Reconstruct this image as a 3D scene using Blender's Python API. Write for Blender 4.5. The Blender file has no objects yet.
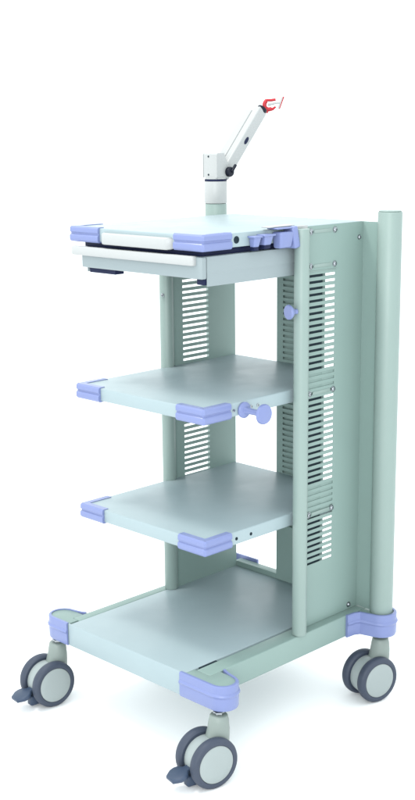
import bpy, bmesh, math
from mathutils import Vector, Matrix
PI = math.pi
S = bpy.context.scene
C = S.collection

# ------------------------------------------------------------------ materials
def srgb(h):
    return tuple(((c/255)/12.92 if c/255 <= .04045 else ((c/255+.055)/1.055)**2.4) for c in h)

def mat(name, col, rough=.4, metal=0., bump=0., bscale=400., var=.035, vscale=6., rvar=.11, spec=.35, coat=0.):
    m = bpy.data.materials.new(name); m.use_nodes = True
    nt = m.node_tree; N = nt.nodes; L = nt.links
    b = N['Principled BSDF']
    b.inputs['Metallic'].default_value = metal
    b.inputs['Specular IOR Level'].default_value = spec
    b.inputs['Coat Weight'].default_value = coat
    b.inputs['Coat Roughness'].default_value = .15
    tc = N.new('ShaderNodeTexCoord')
    n1 = N.new('ShaderNodeTexNoise'); n1.inputs['Scale'].default_value = vscale
    n1.inputs['Detail'].default_value = 4
    L.new(tc.outputs['Object'], n1.inputs['Vector'])
    mx = N.new('ShaderNodeMix'); mx.data_type = 'RGBA'
    mx.inputs['A'].default_value = (*[c*(1-var) for c in col], 1)
    mx.inputs['B'].default_value = (*[min(1, c*(1+var)) for c in col], 1)
    L.new(n1.outputs['Fac'], mx.inputs['Factor'])
    L.new(mx.outputs['Result'], b.inputs['Base Color'])
    mr = N.new('ShaderNodeMapRange')
    mr.inputs['To Min'].default_value = max(.02, rough-rvar); mr.inputs['To Max'].default_value = rough+rvar
    n2 = N.new('ShaderNodeTexNoise'); n2.inputs['Scale'].default_value = vscale*3; n2.inputs['Detail'].default_value = 5
    L.new(tc.outputs['Object'], n2.inputs['Vector'])
    L.new(n2.outputs['Fac'], mr.inputs['Value']); L.new(mr.outputs['Result'], b.inputs['Roughness'])
    if bump:
        n3 = N.new('ShaderNodeTexNoise'); n3.inputs['Scale'].default_value = bscale; n3.inputs['Detail'].default_value = 2
        L.new(tc.outputs['Object'], n3.inputs['Vector'])
        bp = N.new('ShaderNodeBump'); bp.inputs['Strength'].default_value = bump; bp.inputs['Distance'].default_value = .001
        L.new(n3.outputs['Fac'], bp.inputs['Height']); L.new(bp.outputs['Normal'], b.inputs['Normal'])
    return m

M = dict(
    shelf=mat('pale_shelf_paint', (.262, .325, .345), .40, spec=.32, bump=.10, bscale=900),
    green=mat('grey_green_powder_coat', (.188, .262, .243), .42, bump=.15, bscale=900),
    post=mat('pale_green_powder_coat', (.208, .270, .252), .38, bump=.12, bscale=900),
    drawer=mat('pale_blue_grey_paint', (.215, .255, .268), .38, bump=.10, bscale=900),
    lav=mat('lavender_plastic', (.150, .182, .355), .36, bump=.06, bscale=700, coat=.15),
    white=mat('white_plastic', (.335, .345, .345), .34, bump=.04, bscale=600),
    hub=mat('pale_grey_plastic', (.25, .285, .285), .38, bump=.05, bscale=600),
    fork=mat('grey_green_plastic', (.185, .22, .205), .42, bump=.05, bscale=600),
    tyre=mat('dark_blue_grey_rubber', (.034, .044, .068), .55, bump=.25, bscale=500, var=.12, vscale=20),
    pedal=mat('blue_grey_plastic', (.030, .048, .085), .42, bump=.1, bscale=500),
    navy=mat('navy_plastic_and_shade', (.008, .012, .040), .5, spec=.15),  # dark plastic parts; also paints the shade in the gap under the worktop
    dark=mat('dark_steel_and_shade', (.012, .022, .030), .6, spec=.12),  # small fittings; also paints the shade behind slots and in the base gap
    black=mat('black_plastic', (.005, .007, .016), .4, spec=.2),
    chrome=mat('chromed_steel', (.30, .32, .34), .22, metal=1., rvar=.05),
    red=mat('red_plastic', (.36, .012, .02), .35),
    floor=mat('white_studio_floor', (.93, .93, .93), .8, var=.005, spec=.1, vscale=1),
)

# ------------------------------------------------------------------ mesh helpers
def shade(me, ang=35):
    bm = bmesh.new(); bm.from_mesh(me)
    for f in bm.faces: f.smooth = True
    a = math.radians(ang)
    for e in bm.edges:
        if len(e.link_faces) != 2 or e.calc_face_angle(PI) > a: e.smooth = False
    bm.to_mesh(me); bm.free()

def obj(name, bm, m, parent=None, origin=None, ang=35, label=None):
    bmesh.ops.recalc_face_normals(bm, faces=bm.faces[:])
    me = bpy.data.meshes.new(name)
    if origin is not None:
        bmesh.ops.translate(bm, verts=bm.verts[:], vec=-Vector(origin))
    bm.to_mesh(me); bm.free(); shade(me, ang)
    me.materials.append(M[m])
    o = bpy.data.objects.new(name, me); C.objects.link(o)
    if origin is not None: o.location = origin
    if parent is not None:
        o.parent = parent
    if parent is not None and origin is not None:
        pw = Vector((0, 0, 0)); q = parent
        while q is not None: pw += q.location; q = q.parent
        o.location = o.location - pw
    if label: o['label'] = label
    return o

def merge(dst, src, mtx=None):
    if mtx is not None: bmesh.ops.transform(src, matrix=mtx, verts=src.verts[:])
    me = bpy.data.meshes.new('tmp'); src.to_mesh(me); src.free(); dst.from_mesh(me); bpy.data.meshes.remove(me)
    return dst

def box(bm, lo, hi, bev=.0015, seg=2):
    b = bmesh.new(); bmesh.ops.create_cube(b, size=1)
    lo = Vector(lo); hi = Vector(hi); d = hi-lo
    for v in b.verts: v.co = Vector((v.co.x*d.x, v.co.y*d.y, v.co.z*d.z))+(lo+hi)/2
    if bev: bmesh.ops.bevel(b, geom=b.edges[:], offset=min(bev, min(abs(k) for k in d)*.45), segments=seg, profile=.5, affect='EDGES')
    return merge(bm, b)

def lathe(bm, prof, loc=(0, 0, 0), axis=(0, 0, 1), n=48, ang0=0, ang1=2*PI):
    """prof: list of (radius, height) from bottom to top; closed onto the axis when radius is 0."""
    b = bmesh.new(); full = abs(ang1-ang0-2*PI) < 1e-6
    rings = []
    k = n if full else n+1
    for r, h in prof:
        if r < 1e-7: rings.append([b.verts.new((0, 0, h))])
        else: rings.append([b.verts.new((r*math.cos(ang0+(ang1-ang0)*i/n), r*math.sin(ang0+(ang1-ang0)*i/n), h)) for i in range(k)])
    for A, B in zip(rings, rings[1:]):
        for i in range(n):
            j = (i+1) % n if full else i+1
            if len(A) == 1 and len(B) == 1: continue
            if len(A) == 1: b.faces.new((A[0], B[i], B[j]))
            elif len(B) == 1: b.faces.new((A[i], A[j], B[0]))
            else: b.faces.new((A[i], A[j], B[j], B[i]))
    q = Vector((0, 0, 1)).rotation_difference(Vector(axis).normalized())
    return merge(bm, b, Matrix.Translation(loc) @ q.to_matrix().to_4x4())

def cyl(bm, r, a, b_, bev=.002, n=48, r2=None):
    a = Vector(a); b_ = Vector(b_); L = (b_-a).length; r2 = r if r2 is None else r2
    c = bev*.3
    return lathe(bm, [(0, 0), (r-bev, 0), (r-c, c), (r, bev), (r2, L-bev), (r2-c, L-c), (r2-bev, L), (0, L)], a, b_-a, n)

def prism(bm, pts, z0, z1, bev=.0015):
    b = bmesh.new()
    A = [b.verts.new((x, y, z0)) for x, y in pts]; B = [b.verts.new((x, y, z1)) for x, y in pts]
    b.faces.new(A); b.faces.new(B)
    n = len(pts)
    for i in range(n): b.faces.new((A[i], A[(i+1) % n], B[(i+1) % n], B[i]))
    bmesh.ops.recalc_face_normals(b, faces=b.faces[:])
    if bev:
        es = [e for e in b.edges if abs(e.verts[0].co.z-e.verts[1].co.z) < 1e-6]
        bmesh.ops.bevel(b, geom=es, offset=bev, segments=2, profile=.5, affect='EDGES')
    return merge(bm, b)

def sweep(bm, path, prof, closed=False):
    """sweep a closed profile [(outward, z)] along a 2-D path [(x, y)]; outward is to the right of travel."""
    n = len(path); P = [Vector((x, y)) for x, y in path]; nor = []
    for i in range(n):
        def en(a, c):
            d = (c-a).normalized(); return Vector((d.y, -d.x))
        if not closed and i == 0: nor.append(en(P[0], P[1]))
        elif not closed and i == n-1: nor.append(en(P[-2], P[-1]))
        else:
            a = en(P[i-1], P[i]); c = en(P[i], P[(i+1) % n]); s = a+c
            nor.append(s/(s.length_squared/2) if s.length > 1e-6 else a)
    b = bmesh.new()
    R = [[b.verts.new((P[i].x+nor[i].x*o, P[i].y+nor[i].y*o, z)) for o, z in prof] for i in range(n)]
    k = len(prof)
    for i in range(n if closed else n-1):
        A = R[i]; B = R[(i+1) % n]
        for j in range(k): b.faces.new((A[j], A[(j+1) % k], B[(j+1) % k], B[j]))
    if not closed: b.faces.new(R[0]); b.faces.new(R[-1])
    return merge(bm, b)

def sheet(bm, us, vs, hole, t, fn):
    """thin sheet with rectangular openings; us, vs: sorted grid lines; hole(i, j) True where open; fn(u, v, w) -> xyz."""
    b = bmesh.new(); V = {}
    def g(i, j, w):
        if (i, j, w) not in V: V[(i, j, w)] = b.verts.new(fn(us[i], vs[j], w*t))
        return V[(i, j, w)]
    nu, nv = len(us)-1, len(vs)-1
    solid = lambda i, j: 0 <= i < nu and 0 <= j < nv and not hole(i, j)
    for i in range(nu):
        for j in range(nv):
            if not solid(i, j): continue
            for w in (0, 1): b.faces.new((g(i, j, w), g(i+1, j, w), g(i+1, j+1, w), g(i, j+1, w)))
            for (di, dj), (p, q) in {(-1, 0): ((i, j), (i, j+1)), (1, 0): ((i+1, j), (i+1, j+1)), (0, -1): ((i, j), (i+1, j)), (0, 1): ((i, j+1), (i+1, j+1))}.items():
                if not solid(i+di, j+dj):
                    b.faces.new((g(*p, 0), g(*q, 0), g(*q, 1), g(*p, 1)))
    bmesh.ops.recalc_face_normals(b, faces=b.faces[:])
    return merge(bm, b)

def arc(cx, cy, r, a0, a1, n=12):
    return [(cx+r*math.cos(math.radians(a0+(a1-a0)*i/n)), cy+r*math.sin(math.radians(a0+(a1-a0)*i/n))) for i in range(n+1)]

def tube(bm, pts, r, n=12):
    """round rod through 3-D points with rounded joints"""
    P = [Vector(p) for p in pts]; b = bmesh.new(); rings = []
    t0 = (P[1]-P[0]).normalized()
    up = t0.orthogonal().normalized()
    for i, p in enumerate(P):
        t = ((P[min(i+1, len(P)-1)]-P[max(i-1, 0)])).normalized()
        up = (up-t*up.dot(t)).normalized(); sd = t.cross(up)
        rr = r[i] if isinstance(r, (list, tuple)) else r
        rings.append([b.verts.new(p+(up*math.cos(2*PI*k/n)+sd*math.sin(2*PI*k/n))*rr) for k in range(n)])
    for A, B in zip(rings, rings[1:]):
        for k in range(n): b.faces.new((A[k], A[(k+1) % n], B[(k+1) % n], B[k]))
    b.faces.new(rings[0]); b.faces.new(rings[-1])
    return merge(bm, b)

nb = bmesh.new
# ------------------------------------------------------------------ dimensions (metres; x right, y back, z up)
W = .225; YR = .5725; ZT = 1.2747; Z2 = .8780; Z3 = .5600; TH = .033
ZB0, ZB1 = .179, .239
PX, PY = .305, .5834                                   # rear posts / caster stems
TX, TY, TR = .2495, .3124, .0186                       # front pillars

root = bpy.data.objects.new('equipment_trolley', None); C.objects.link(root)
root.location = (0, .27, 0)
root['label'] = 'tall grey-green medical trolley with lavender corner bumpers, three shelves, a drawer and four twin-wheel casters'
root['category'] = 'medical trolley'

# ------------------------------------------------------------------ base frame
b = nb()
box(b, (.2115, -.020, ZB0), (.258, YR+.03, ZB1), .003, 3)          # right rail
box(b, (-.258, -.020, ZB0), (-.229, YR+.03, ZB1), .003, 3)         # left rail
box(b, (-.2285, YR+.0005, ZB0+.001), (.211, YR+.028, .2545), .002)    # rear rail
for s in (-1, 1):                                                # wings that carry the front casters
    x0 = -.2365 if s < 0 else .192
    e = .2575*s
    pts = [(x0, -.0545)] + [(s*p, q) for p, q in arc(.3, -.0205, .034, -90, 90, 16)] + [(e, .0135), (e, -.0205), (x0, -.0205)]
    prism(b, pts, ZB0+.002, ZB1-.0006, .001)
    pts = [(s*.2585, .548), (s*.305, .545)] + [(s*p, q) for p, q in arc(PX, PY, .036, -70, 90, 14)] + [(s*.2585, .6194)]
    prism(b, pts, ZB0+.002, ZB1-.002, .001)
base = obj('base_frame', b, 'green', root, (0, .27, .2))

b = nb()
box(b, (-.2355, -.0548, ZB0-.001), (.1912, -.0505, ZB1+.0005), .002, 3)      # folded front skirt
box(b, (-.2280, -.0530, ZB1-.016), (.2045, YR-.0005, ZB1+.0005), .002, 3)
obj('base_shelf', b, 'shelf', root, (0, .27, .23))
b = nb(); box(b, (.2050, -.006, ZB1-.016), (.2110, .052, ZB1-.0004), .0004)  # dark strip in the open plate-to-rail gap, its shade put into the colour
obj('shelf_gap_shade', b, 'dark', base, (.208, .02, .235))

# lavender bumpers on the four base corners
zc = (ZB0+ZB1)/2
bprof = [(-.0035, ZB1+.0018), (.0025, ZB1+.0018), (.0045, ZB1-.0005), (.0045, zc+.012), (.0062, zc+.0105), (.0078, zc+.0065), (.0062, zc+.0025), (.0045, zc+.001),
         (.0042, ZB0+.004), (.0022, ZB0-.001), (-.0035, ZB0-.001)]
b = nb()
sweep(b, [(.1925, -.055), (.25, -.055)] + arc(.3, -.021, .034, -90, 80, 22) + [(.285, .0165), (.2685, .0215), (.2600, .0265)], bprof)
obj('base_bumper', b, 'lav', root, (.29, -.03, zc))
b = nb()
sweep(b, ([(-.2370, -.055), (-.26, -.055)] + [(-x, y) for x, y in arc(.3, -.021, .034, -90, 80, 22)] + [(-.285, .0165), (-.2685, .0215), (-.2600, .0265)])[::-1], bprof)
obj('base_bumper', b, 'lav', root, (-.29, -.03, zc))
for s in (1, -1):
    path = [(.2610, .492), (.2635, .520), (.272, .536)] + arc(PX, PY, .0375, -75, 88, 22) + [(.262, .6215)]
    if s < 0: path = [(-x, y) for x, y in path][::-1]
    b = nb(); sweep(b, path, bprof)
    if s < 0: box(b, (-.262, .6025, ZB0+.01), (-.165, .610, .2625), .002)
    obj('base_bumper', b, 'lav', root, (s*.29, .56, zc))

# ------------------------------------------------------------------ shelves
def bumper_prof(z, th):
    t, u = z+.0022, z-th-.0028; h = t-u
    return [(-.0135, t-.0003), (.0025, t), (.0062, t-h*.10), (.0066, t-h*.34), (.0060, t-h*.38), (.0036, t-h*.42), (.0034, t-h*.50), (.0060, t-h*.55), (.0072, t-h*.60), (.0074, t-h*.84), (.0058, t-h*.93), (.0030, u), (-.0085, u), (-.0085, t-.004), (-.0135, t-.0035)]
def corner_bumper(z, th, s, parent, x=W, flen=.086, slen=.086, y0=0):
    p = [(s*(x-flen), y0)] + [(s*(x-.0006), y0), (s*x, y0+.0006)] + [(s*x, y0+slen)]
    if s < 0: p = p[::-1]
    b = nb(); sweep(b, p, bumper_prof(z, th))
    obj('corner_bumper', b, 'lav', parent, (s*(x-.02), y0+.02, z-th/2), ang=28)

def shelf(z):
    b = nb()
    box(b, (-W, 0, z-TH), (W, YR-.0015, z), .003, 3)
    o = obj('shelf', b, 'shelf', root, (0, .28, z-TH/2))
    for s in (-1, 1): corner_bumper(z, TH, s, o)
    return o
s2 = shelf(Z2); s3 = shelf(Z3)
for o, z, ys in ((s3, Z3, (.107, .158)), (s2, Z2, (.100, .160, .183))):
    for y in ys:
        b = nb(); lathe(b, [(0, 0), (.0042, 0), (.0042, .0008), (.0026, .0012), (.0024, .0004), (0, .0004)], (W, y, z-.018), (1, 0, 0), 20)
        obj('shelf_screw', b, 'dark' if o is s3 else 'chrome', o, (W, y, z-.018))

# horizontal hanging peg on the middle shelf
b = nb()
lathe(b, [(0, 0), (.0165, 0), (.0195, .002), (.0195, .006), (.017, .009), (.010, .012), (.0078, .018), (.0072, .040), (.0085, .056), (.013, .0625), (.0215, .064), (.0240, .0665), (.0240, .0705), (.0225, .0735), (.012, .0750), (0, .0755)],
      (W, .132, Z2-.021), (1, -.04, 0), 40)
obj('hanging_peg', b, 'lav', root, (W, .132, Z2-.021))

# ------------------------------------------------------------------ side panels with vent slots
rows = 49; zt0 = 1.1553; pitch = .01545; sh = .0066
zs = [ZB1+.0005]
for k in range(rows-1, -1, -1):
    z = zt0-k*pitch; zs += [z-sh, z]
zs.append(ZT-.001)
def side_panel(x0, sgn, ya, yb):
    ys = [.327, ya, yb, YR-.001]
    b = nb()
    sheet(b, ys, zs, lambda i, j: i == 1 and j % 2 == 1 and j < len(zs)-2, .002, lambda u, v, w: (x0+sgn*w, u, v))
    return b
pr = obj('side_panel', side_panel(.230, 1, .3605, .4610), 'green', root, (.231, .45, .75))
pl = obj('side_panel', side_panel(-.222, 1, .3654, .4650), 'green', root, (-.221, .45, .75))
# added dark strip paints the unlit interior behind the front half of the slots
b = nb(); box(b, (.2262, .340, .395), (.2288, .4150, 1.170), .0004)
obj('slot_shade_strip', b, 'dark', pr, (.2275, .38, .8))
for z0, z1 in ((.848, .914), (.534, .618)):
    b = nb(); box(b, (.2262, .4155, z0), (.2298, .475, z1), .0006); box(b, (.2290, .345, z0), (.2299, .4154, z1), .0002)
    obj('mounting_plate', b, 'green', pr, (.228, .41, (z0+z1)/2))
b = nb(); box(b, (.2319, .337, 1.1625), (.2333, .4650, 1.1645), .0004)
obj('panel_seam', b, 'post', pr, (.232, .4, 1.163))
def bolt(x, y, z, parent, r=.0062, ax=(1, 0, 0)):
    b = nb()
    lathe(b, [(0, 0), (r*1.25, 0), (r*1.25, .0012), (r, .0014), (r*.97, .0028), (r*.75, .0044), (r*.45, .0050), (r*.42, .0030), (0, .0030)], (x, y, z), ax, 24)
    obj('bolt', b, 'chrome', parent, (x, y, z))
for z in (1.2600, 1.1760, .8580, .5425):
    bolt(.232, .3655, z, pr); bolt(.232, .4565, z, pr)
    b = nb()
    t = nb(); prism(t, [(p-.0, q) for p, q in (arc(.3805, 0, .0042, 90, 270, 8)+arc(.4415, 0, .0042, -90, 90, 8))], 0, .0014, .0006)
    merge(b, t, Matrix.Translation((.2319, 0, z)) @ Matrix(((0, 0, 1, 0), (1, 0, 0, 0), (0, 1, 0, 0), (0, 0, 0, 1))))
    obj('pressed_bar', b, 'post', pr, (.232, .41, z))
bolt(.232, .5530, 1.2350, pr, .005)
bolt(.232, .5340, .2520, pr, .006)

# ------------------------------------------------------------------ rear panel
xs = [-.0605, -.038, .096, .1045, .222, .2935]
rz = [ZB1+.001, .300] + zs[1:-1] + [ZT-.001]
b = nb()
sheet(b, xs, rz, lambda i, j: (i == 1 and j % 2 == 0 and 1 < j < len(rz)-2) or (i == 3 and 0 < j < len(rz)-2), .002, lambda u, v, w: (u, YR-.0005+w-.002, v))
rp = obj('rear_panel', b, 'green', root, (.1, YR, .75))
b = nb()
box(b, (-.0600, YR+.0035, .262), (.1040, YR+.0050, ZT-.004), .0003)
box(b, (-.0605, YR-.0003, .262), (-.0590, YR+.0033, ZT-.004), .0002)
box(b, (.1030, YR-.0003, .262), (.1045, YR+.0033, ZT-.004), .0002)
obj('cable_duct', b, 'green', rp, (.02, YR+.008, .75))

# ------------------------------------------------------------------ front pillars and rear posts
for s in (1, -1):
    x = TX if s > 0 else -.2270
    b = nb(); cyl(b, TR, (x, TY, ZB1+.0006), (x, TY, ZT-.003), .002, 48)
    o = obj('front_pillar', b, 'post', root, (x, TY, .75))
    if s < 0: bolt(x+.005, TY-TR+.0004, 1.075, o, .004, (.3, -1, 0))
for s in (1, -1):
    b = nb(); cyl(b, .0308, (s*PX, PY, ZB0+.02), (s*PX, PY, 1.300), .0025, 64)
    o = obj('rear_post', b, 'post', root, (s*PX, PY, .75))
    if s > 0:
        b = nb(); lathe(b, [(0, 0), (.0272, 0), (.0284, .0012), (.0272, .0026), (0, .0030)], (PX, PY, 1.3001), (0, 0, 1), 48)
        obj('end_cap', b, 'post', o, (PX, PY, 1.301))
# knob on the right front pillar (a peg with a flat head, pointing forwards)
b = nb()
lathe(b, [(0, 0), (.0065, 0), (.0065, .007), (.0095, .011), (.0165, .019), (.0180, .0215), (.0180, .0245), (.0165, .0262), (0, .0270)], (TX, TY-TR+.001, 1.0755), (-.25, -1, 0), 36)
obj('pillar_knob', b, 'lav', root, (TX, TY-.03, 1.0755))

# ------------------------------------------------------------------ worktop
b = nb()
pts = arc(-.2285+.022, YR-.022, .022, 180, 90, 8) + arc(.2285-.003, YR-.003, .003, 90, 0, 3) + [(.2285, .002), (.2265, 0), (-.2265, 0), (-.2285, .002)]
prism(b, pts, ZT-TH, ZT, .003)
wt = obj('worktop', b, 'shelf', root, (0, .28, ZT-TH/2))
corner_bumper(ZT, TH, 1, wt, x=.2285, flen=.089, slen=.088)
corner_bumper(ZT, TH, -1, wt, x=.2285, flen=.104, slen=.088)
b = nb()
t = nb(); prism(t, [(-.112, .0010), (-.103, -.0130), (-.095, -.0150), (.116, -.0150), (.124, -.0130), (.133, .0010)], ZT-TH-.004, ZT-.009, .004)
merge(b, t)
obj('handle', b, 'white', wt, (0, -.007, ZT-.02), ang=50)
b = nb(); lathe(b, [(0, 0), (.0085, 0), (.0085, .001), (.0075, .0014), (.0045, .0014), (.0045, .0004), (0, .0004)], (.2285, .1080, 1.2585), (1, 0, 0), 28)
obj('socket_ring', b, 'dark', wt, (.2285, .108, 1.2585))
b = nb(); box(b, (-.198, .014, ZT-TH-.0150), (.212, YR-.02, ZT-TH-.0004), .0006)  # navy block painting the shade of the gap between worktop and drawer
obj('worktop_gap_shade', b, 'navy', wt, (0, .28, ZT-TH-.007))

# drawer and its casing
b = nb()
box(b, (-.1955, .0165, 1.1800), (.2255, YR-.015, 1.2265), .0015)
box(b, (.2225, .0165, 1.1594), (.2256, YR-.016, 1.1900), .0012)
box(b, (-.1956, .0165, 1.1640), (-.1925, YR-.016, 1.1900), .0012)
cas = obj('drawer_casing', b, 'drawer', root, (0, .28, 1.2))
b = nb(); box(b, (.196, .012, 1.1625), (.2215, .40, 1.1795), .001)
obj('drawer_runner', b, 'navy', cas, (.21, .2, 1.17))
b = nb(); prism(b, [(-.180, .012), (-.085, .012), (-.085, .040), (-.160, .046), (-.160, .40), (-.180, .40)], 1.1640, 1.1795, .001)
obj('drawer_runner', b, 'navy', cas, (0, .2, 1.17))
b = nb(); box(b, (-.1965, .000, 1.1765), (.2245, .0160, 1.2262), .003, 3)
dr = obj('drawer', b, 'drawer', root, (0, .005, 1.2))
b = nb()
prism(b, arc(-.2160, -.0045, .0080, 180, 270, 6) + arc(.1985, -.0045, .0080, 270, 360, 6) + [(.2065, .0030), (-.2240, .0030)], 1.2065, 1.2285, .003)
obj('drawer_handle', b, 'white', dr, (0, -.005, 1.217), ang=50)

# probe holders clipped to the right edge of the worktop
def cup(y, w, zt_, zb_, out, parent, taper=.72):
    b = nb()
    t = bmesh.new(); bmesh.ops.create_cube(t, size=1)
    for v in t.verts:
        k = 1 if v.co.z > 0 else taper
        v.co = Vector((.2290+(v.co.x+.5)*out*k, y+v.co.y*w*k, zt_ if v.co.z > 0 else zb_))
    bmesh.ops.bevel(t, geom=t.edges[:], offset=.0028, segments=3, profile=.5, affect='EDGES')
    merge(b, t)
    box(b, (.2275, y-w*.62, zt_-.003), (.229+out*1.08, y+w*.62, zt_+.0015), .0012)
    h = obj('probe_holder', b, 'lav', parent, (.24, y, (zt_+zb_)/2), ang=50)
    b = nb(); box(b, (.2290, y-w*.34, zb_-.0085), (.229+out*.68, y+w*.34, zb_+.001), .0015)  # small dark box that makes the underside of the cup dark
    obj('dark_underside', b, 'navy', h, (.24, y, zb_-.003))
cup(.160, .024, 1.2630, 1.2385, .020, root)
cup(.1950, .031, 1.2650, 1.2410, .024, root)
b = nb()
t = bmesh.new(); bmesh.ops.create_cube(t, size=1)
for v in t.verts:
    k = 1 if v.co.z > 0 else .80
    v.co = Vector((.2290+(v.co.x+.5)*.030*k, .2520+v.co.y*.050*k, 1.2690 if v.co.z > 0 else 1.2300))
bmesh.ops.bevel(t, geom=t.edges[:], offset=.005, segments=3, profile=.5, affect='EDGES'); merge(b, t)
box(b, (.2220, .218, 1.2755), (.2560, .2850, 1.2790), .0015)
t = nb(); box(t, (-.0020, -.010, -.026), (.0300, .010, .026), .004)
merge(b, t, Matrix.Translation((.2290, .2830, 1.254)) @ Matrix.Rotation(.22, 4, 'X'))
h = obj('probe_holder', b, 'lav', root, (.24, .255, 1.255), ang=50)
b = nb(); box(b, (.2200, .200, 1.2795), (.2440, .2920, 1.2822), .0012); box(b, (.2330, .288, 1.2700), (.2400, .345, 1.2780), .0015)
obj('clear_strap', b, 'white', h, (.235, .26, 1.28))

# ------------------------------------------------------------------ support arm on the left rear post
AX, AY = -PX, PY
arm_b = nb()
cyl(arm_b, .0325, (AX, AY, 1.3005), (AX, AY, 1.3620), .002, 64)
arm = obj('support_arm', arm_b, 'white', root, (AX, AY, 1.33), label='white jointed arm standing on the left rear post')
b = nb(); lathe(b, [(0, 0), (.0318, 0), (.0318, .005), (0, .005)], (AX, AY, 1.3622), (0, 0, 1), 48)
obj('joint_ring', b, 'navy', arm, (AX, AY, 1.364))
b = nb(); cyl(b, .0300, (AX, AY, 1.3673), (AX, AY, 1.3720), .001)
pts2 = [(AY-.022, 1.3715), (AY+.034, 1.3715), (AY+.040, 1.3800), (AY+.008, 1.4400), (AY-.018, 1.4400), (AY-.022, 1.4360)]
for x0, x1 in ((AX-.031, AX-.0265), (AX-.0262, AX+.0265)):
    t = nb(); prism(t, [(y, z) for y, z in pts2], x0, x1, .002)
    bmesh.ops.transform(t, matrix=Matrix(((0, 0, 1, 0), (1, 0, 0, 0), (0, 1, 0, 0), (0, 0, 0, 1))), verts=t.verts[:]); merge(b, t)
br = obj('arm_bracket', b, 'white', arm, (AX, AY, 1.40))
for z in (1.3800, 1.4300):
    b = nb(); lathe(b, [(0, 0), (.0028, 0), (.0026, .0012), (0, .0016)], (AX-.006, AY-.022, z), (0, -1, 0), 16)
    obj('bracket_screw', b, 'dark', arm, (AX-.006, AY-.02, z))
B0 = Vector((0, .6060, 1.3840)); B1 = Vector((0, .7580, 1.5560)); D = (B1-B0).normalized(); Nn = Vector((0, -D.z, D.y))
MA = Matrix(((1, 0, 0, -.300), (0, D.y, Nn.y, B0.y), (0, D.z, Nn.z, B0.z), (0, 0, 0, 1)))
Ln = (B1-B0).length
b = nb()
t = nb(); box(t, (-.006, -.012, -.018), (.0190, Ln, .0180), .004, 3); merge(b, t, MA)
t = nb(); box(t, (-.036, .012, -.010), (-.0064, Ln-.012, .0190), .003, 3); merge(b, t, MA)
obj('arm_beam', b, 'white', arm, tuple((MA @ Vector((0, .1, 0)))))
b = nb(); t = nb(); lathe(t, [(0, 0), (.0130, 0), (.0140, .002), (.0140, .010), (.0120, .013), (0, .014)], (.0192, .004, 0), (1, 0, 0), 32)
box(t, (.0300, .004, -.004), (.0370, .030, .004), .002); merge(b, t, MA)
obj('arm_knob', b, 'black', arm, tuple(MA @ Vector((.02, .004, 0))))
b = nb(); t = nb(); lathe(t, [(0, 0), (1, 0), (1, .5), (.8, 1), (0, 1)], (0, 0, 0), (1, 0, 0), 28)
bmesh.ops.transform(t, matrix=Matrix.Translation((.0190, .118, -.001)) @ Matrix.Diagonal((.0022, .0125, .0055, 1)), verts=t.verts[:]); merge(b, t, MA)
obj('arm_slot', b, 'navy', arm, tuple(MA @ Vector((.02, .118, 0))))
b = nb(); t = nb(); cyl(t, .0155, (.004, Ln-.004, -.003), (.006, Ln+.011, -.004), .003, 36); merge(b, t, MA)
obj('arm_collar', b, 'black', arm, tuple(MA @ Vector((0, Ln, 0))))
# red clip: an open hook facing right, with a clear pad that ends in a red tip
E0 = Vector((-.292, .7930, 1.5720))
e1 = Vector((.70, .71, .05)).normalized(); e2 = Vector((0, 0, 1))
def cp(a, r, off=(0, 0)): return E0+e1*(r*math.cos(math.radians(a))+off[0])+e2*(r*math.sin(math.radians(a))+off[1])
b = nb()
tube(b, [E0+e1*(-.010)+e2*(-.024), E0+e1*(-.012)+e2*(-.008)], .0085, 14)
tube(b, [E0+e1*.0190+e2*.0130, E0+e1*.006+e2*.0120] + [cp(a, .0135) for a in range(110, 291, 15)] + [E0+e1*.0110+e2*-.0130, E0+e1*.0190+e2*-.0070], [.0040]*3+[.0062]*12+[.0042]*1+[.003]*(0)+[.003], 12)
clip = obj('clip_hook', b, 'red', arm, tuple(E0))
b = nb(); tube(b, [E0+e1*-.004+e2*.0, E0+e1*.018+e2*.003, E0+e1*.0310+e2*.004], [.004, .0032, .0030], 12)
tube(b, [E0+e1*.0270+e2*-.012, E0+e1*.0380+e2*.018], .0032, 12)
obj('clip_pad', b, 'white', arm, tuple(E0+e1*.02))
b = nb(); tube(b, [E0+e1*.0290+e2*-.014, E0+e1*.0420+e2*.020], .0026, 12)
obj('clip_tip', b, 'red', arm, tuple(E0+e1*.04))

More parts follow.
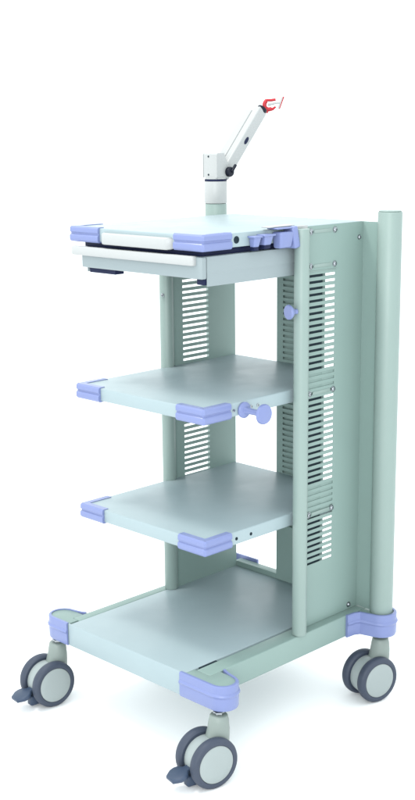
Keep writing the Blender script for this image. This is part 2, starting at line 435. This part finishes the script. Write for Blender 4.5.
# ------------------------------------------------------------------ casters
def make_caster():
    e = bpy.data.objects.new('caster', None); C.objects.link(e); e.parent = root
    # local frame: stem axis at origin, wheel axis along x, wheels trail towards -y
    T = -.036; R = .0625
    b = nb(); cyl(b, .0075, (0, 0, .150), (0, 0, .186), .001, 24)
    lathe(b, [(0, 0), (.0135, 0), (.0135, .006), (.0115, .0075), (0, .0075)], (0, 0, .1655), (0, 0, 1), 6)
    obj('stem', b, 'chrome', e)
    b = nb()
    # housing: neck blending into a hood between the wheels
    t = bmesh.new(); rings = []
    secs = [(.1635, 0, .0190, .0190), (.1615, 0, .0215, .0215), (.150, 0, .0240, .0240), (.130, -.001, .0262, .0265), (.112, -.004, .0265, .0300), (.096, -.008, .0220, .0350), (.078, -.012, .0170, .0360), (.060, -.016, .0150, .0320)]
    for z, y, rx, ry in secs: rings.append([t.verts.new((rx*math.cos(2*PI*k/40), y+ry*math.sin(2*PI*k/40), z)) for k in range(40)])
    for A, B in zip(rings, rings[1:]):
        for k in range(40): t.faces.new((A[k], A[(k+1) % 40], B[(k+1) % 40], B[k]))
    t.faces.new(rings[0]); t.faces.new(rings[-1]); merge(b, t)
    obj('housing', b, 'fork', e, ang=50)
    b = nb(); lathe(b, [(0, -.0215), (.046, -.0215), (.0500, -.0185), (.0515, 0), (.0500, .0185), (.046, .0215), (0, .0215)], (0, T, R), (1, 0, 0), 64)
    obj('hood', b, 'hub', e)
    for s in (-1, 1):
        w0, w1 = .0195, .0455
        b = nb()
        lathe(b, [(.0440, w0), (.0565, w0), (.0600, w0+.003), (.0618, w0+.007), (.0625, (w0+w1)/2), (.0618, w1-.007), (.0600, w1-.0035), (.0565, w1-.001), (.0500, w1), (.0475, w1-.0012), (.0465, w1-.004)], (0, T, R), (s, 0, 0), 72)
        ty = obj('wheel', b, 'tyre', e)
        b = nb(); lathe(b, [(.0440, w0+.0005), (.0466, w1-.0045), (.0463, w1-.0015), (.0440, w1-.0002), (.030, w1+.0010), (.010, w1+.0016), (0, w1+.0017)], (0, T, R), (s, 0, 0), 72)
        obj('wheel_disc', b, 'hub', e, label=None)
    return e
def pedal(e):
    T = -.036
    b = nb()
    t = nb(); prism(t, [(-.010, -.050), (.010, -.050), (.0115, -.096), (.0235, -.104), (.0270, -.114), (.0255, -.126), (.0140, -.143), (-.0140, -.143), (-.0255, -.126), (-.0270, -.114), (-.0235, -.104), (-.0115, -.096)], -.0065, .0065, .004)
    merge(b, t, Matrix.Translation((0, 0, .0700)) @ Matrix.Rotation(math.radians(14), 4, 'X'))
    box(b, (-.011, -.094, .006), (.011, -.046, .034), .004)
    p = obj('brake_pedal', b, 'pedal', e, ang=50)
def copy_part(src, parent):
    c = src.copy(); C.objects.link(c); c.parent = parent
    return c
first = make_caster()
spots = [(PX, -.040, -12, 1), (-PX, -.040, -6.6, 1), (PX, PY, -13, 0), (-PX, PY, -8, 0)]
parts0 = list(first.children)
for i, (x, y, a, ped) in enumerate(spots):
    if i == 0: c = first
    else:
        c = copy_part(first, root)
        for ch in parts0: copy_part(ch, c)
    c.location = (x, y-.27, 0); c.rotation_euler = (0, 0, math.radians(a))
    if ped:
        if i == 0:
            pedal(c); ped0 = [k for k in c.children if k.name.startswith('brake_pedal')][0]
        else: copy_part(ped0, c)

# ------------------------------------------------------------------ floor
bf = nb(); g = 14
vs_ = [bf.verts.new(p) for p in ((-g, -g, 0), (g, -g, 0), (g, g, 0), (-g, g, 0))]; bf.faces.new(vs_)
fl = obj('floor', bf, 'floor'); fl['kind'] = 'structure'

# ------------------------------------------------------------------ light
w = bpy.data.worlds.new('World'); S.world = w; w.use_nodes = True
w.node_tree.nodes['Background'].inputs['Color'].default_value = (.93, 1, 1.02, 1)
WS = 1.36
w.node_tree.nodes['Background'].inputs['Strength'].default_value = WS
def area(name, loc, target, size, power, col=(1, 1, 1), sy=None):
    l = bpy.data.lights.new(name, 'AREA'); l.size = size; l.energy = power; l.color = col
    if sy: l.shape = 'RECTANGLE'; l.size_y = sy
    o = bpy.data.objects.new(name, l); C.objects.link(o); o.location = loc
    o.rotation_euler = (Vector(target)-Vector(loc)).to_track_quat('-Z', 'Y').to_euler()
    return o
area('studio_key_light', (-.62, -.70, 3.4), (0, .1, .7), 0.6, 34, (1, .97, .92))
area('studio_fill_light', (2.6, -3.2, 1.9), (.1, .3, .7), 2.0, 60)

# ------------------------------------------------------------------ camera (solved from the photograph)
cam = bpy.data.cameras.new('camera'); co = bpy.data.objects.new('camera', cam); C.objects.link(co)
yaw, pit, rol = .7918, -.2282, -.0115
fw = Vector((-math.sin(yaw)*math.cos(pit), math.cos(yaw)*math.cos(pit), math.sin(pit)))
r = fw.cross(Vector((0, 0, 1))).normalized(); u = r.cross(fw)
c_, s_ = math.cos(rol), math.sin(rol)
r, u = c_*r+s_*u, -s_*r+c_*u
co.matrix_world = Matrix(((r.x, u.x, -fw.x, 2.1809), (r.y, u.y, -fw.y, -1.9365), (r.z, u.z, -fw.z, 1.5051), (0, 0, 0, 1)))
cam.sensor_fit = 'VERTICAL'; cam.sensor_height = 24; cam.lens = 1232.4312/800*24
cam.shift_x = (207.5-201.83)/800; cam.shift_y = (415.37-400)/800
cam.clip_end = 200; cam.clip_start = .05
S.camera = co
S.render.resolution_x = 531; S.render.resolution_y = 1024
S.view_settings.view_transform = 'Standard'; S.view_settings.look = 'None'
S.view_settings.exposure = 0.5; S.view_settings.gamma = 1
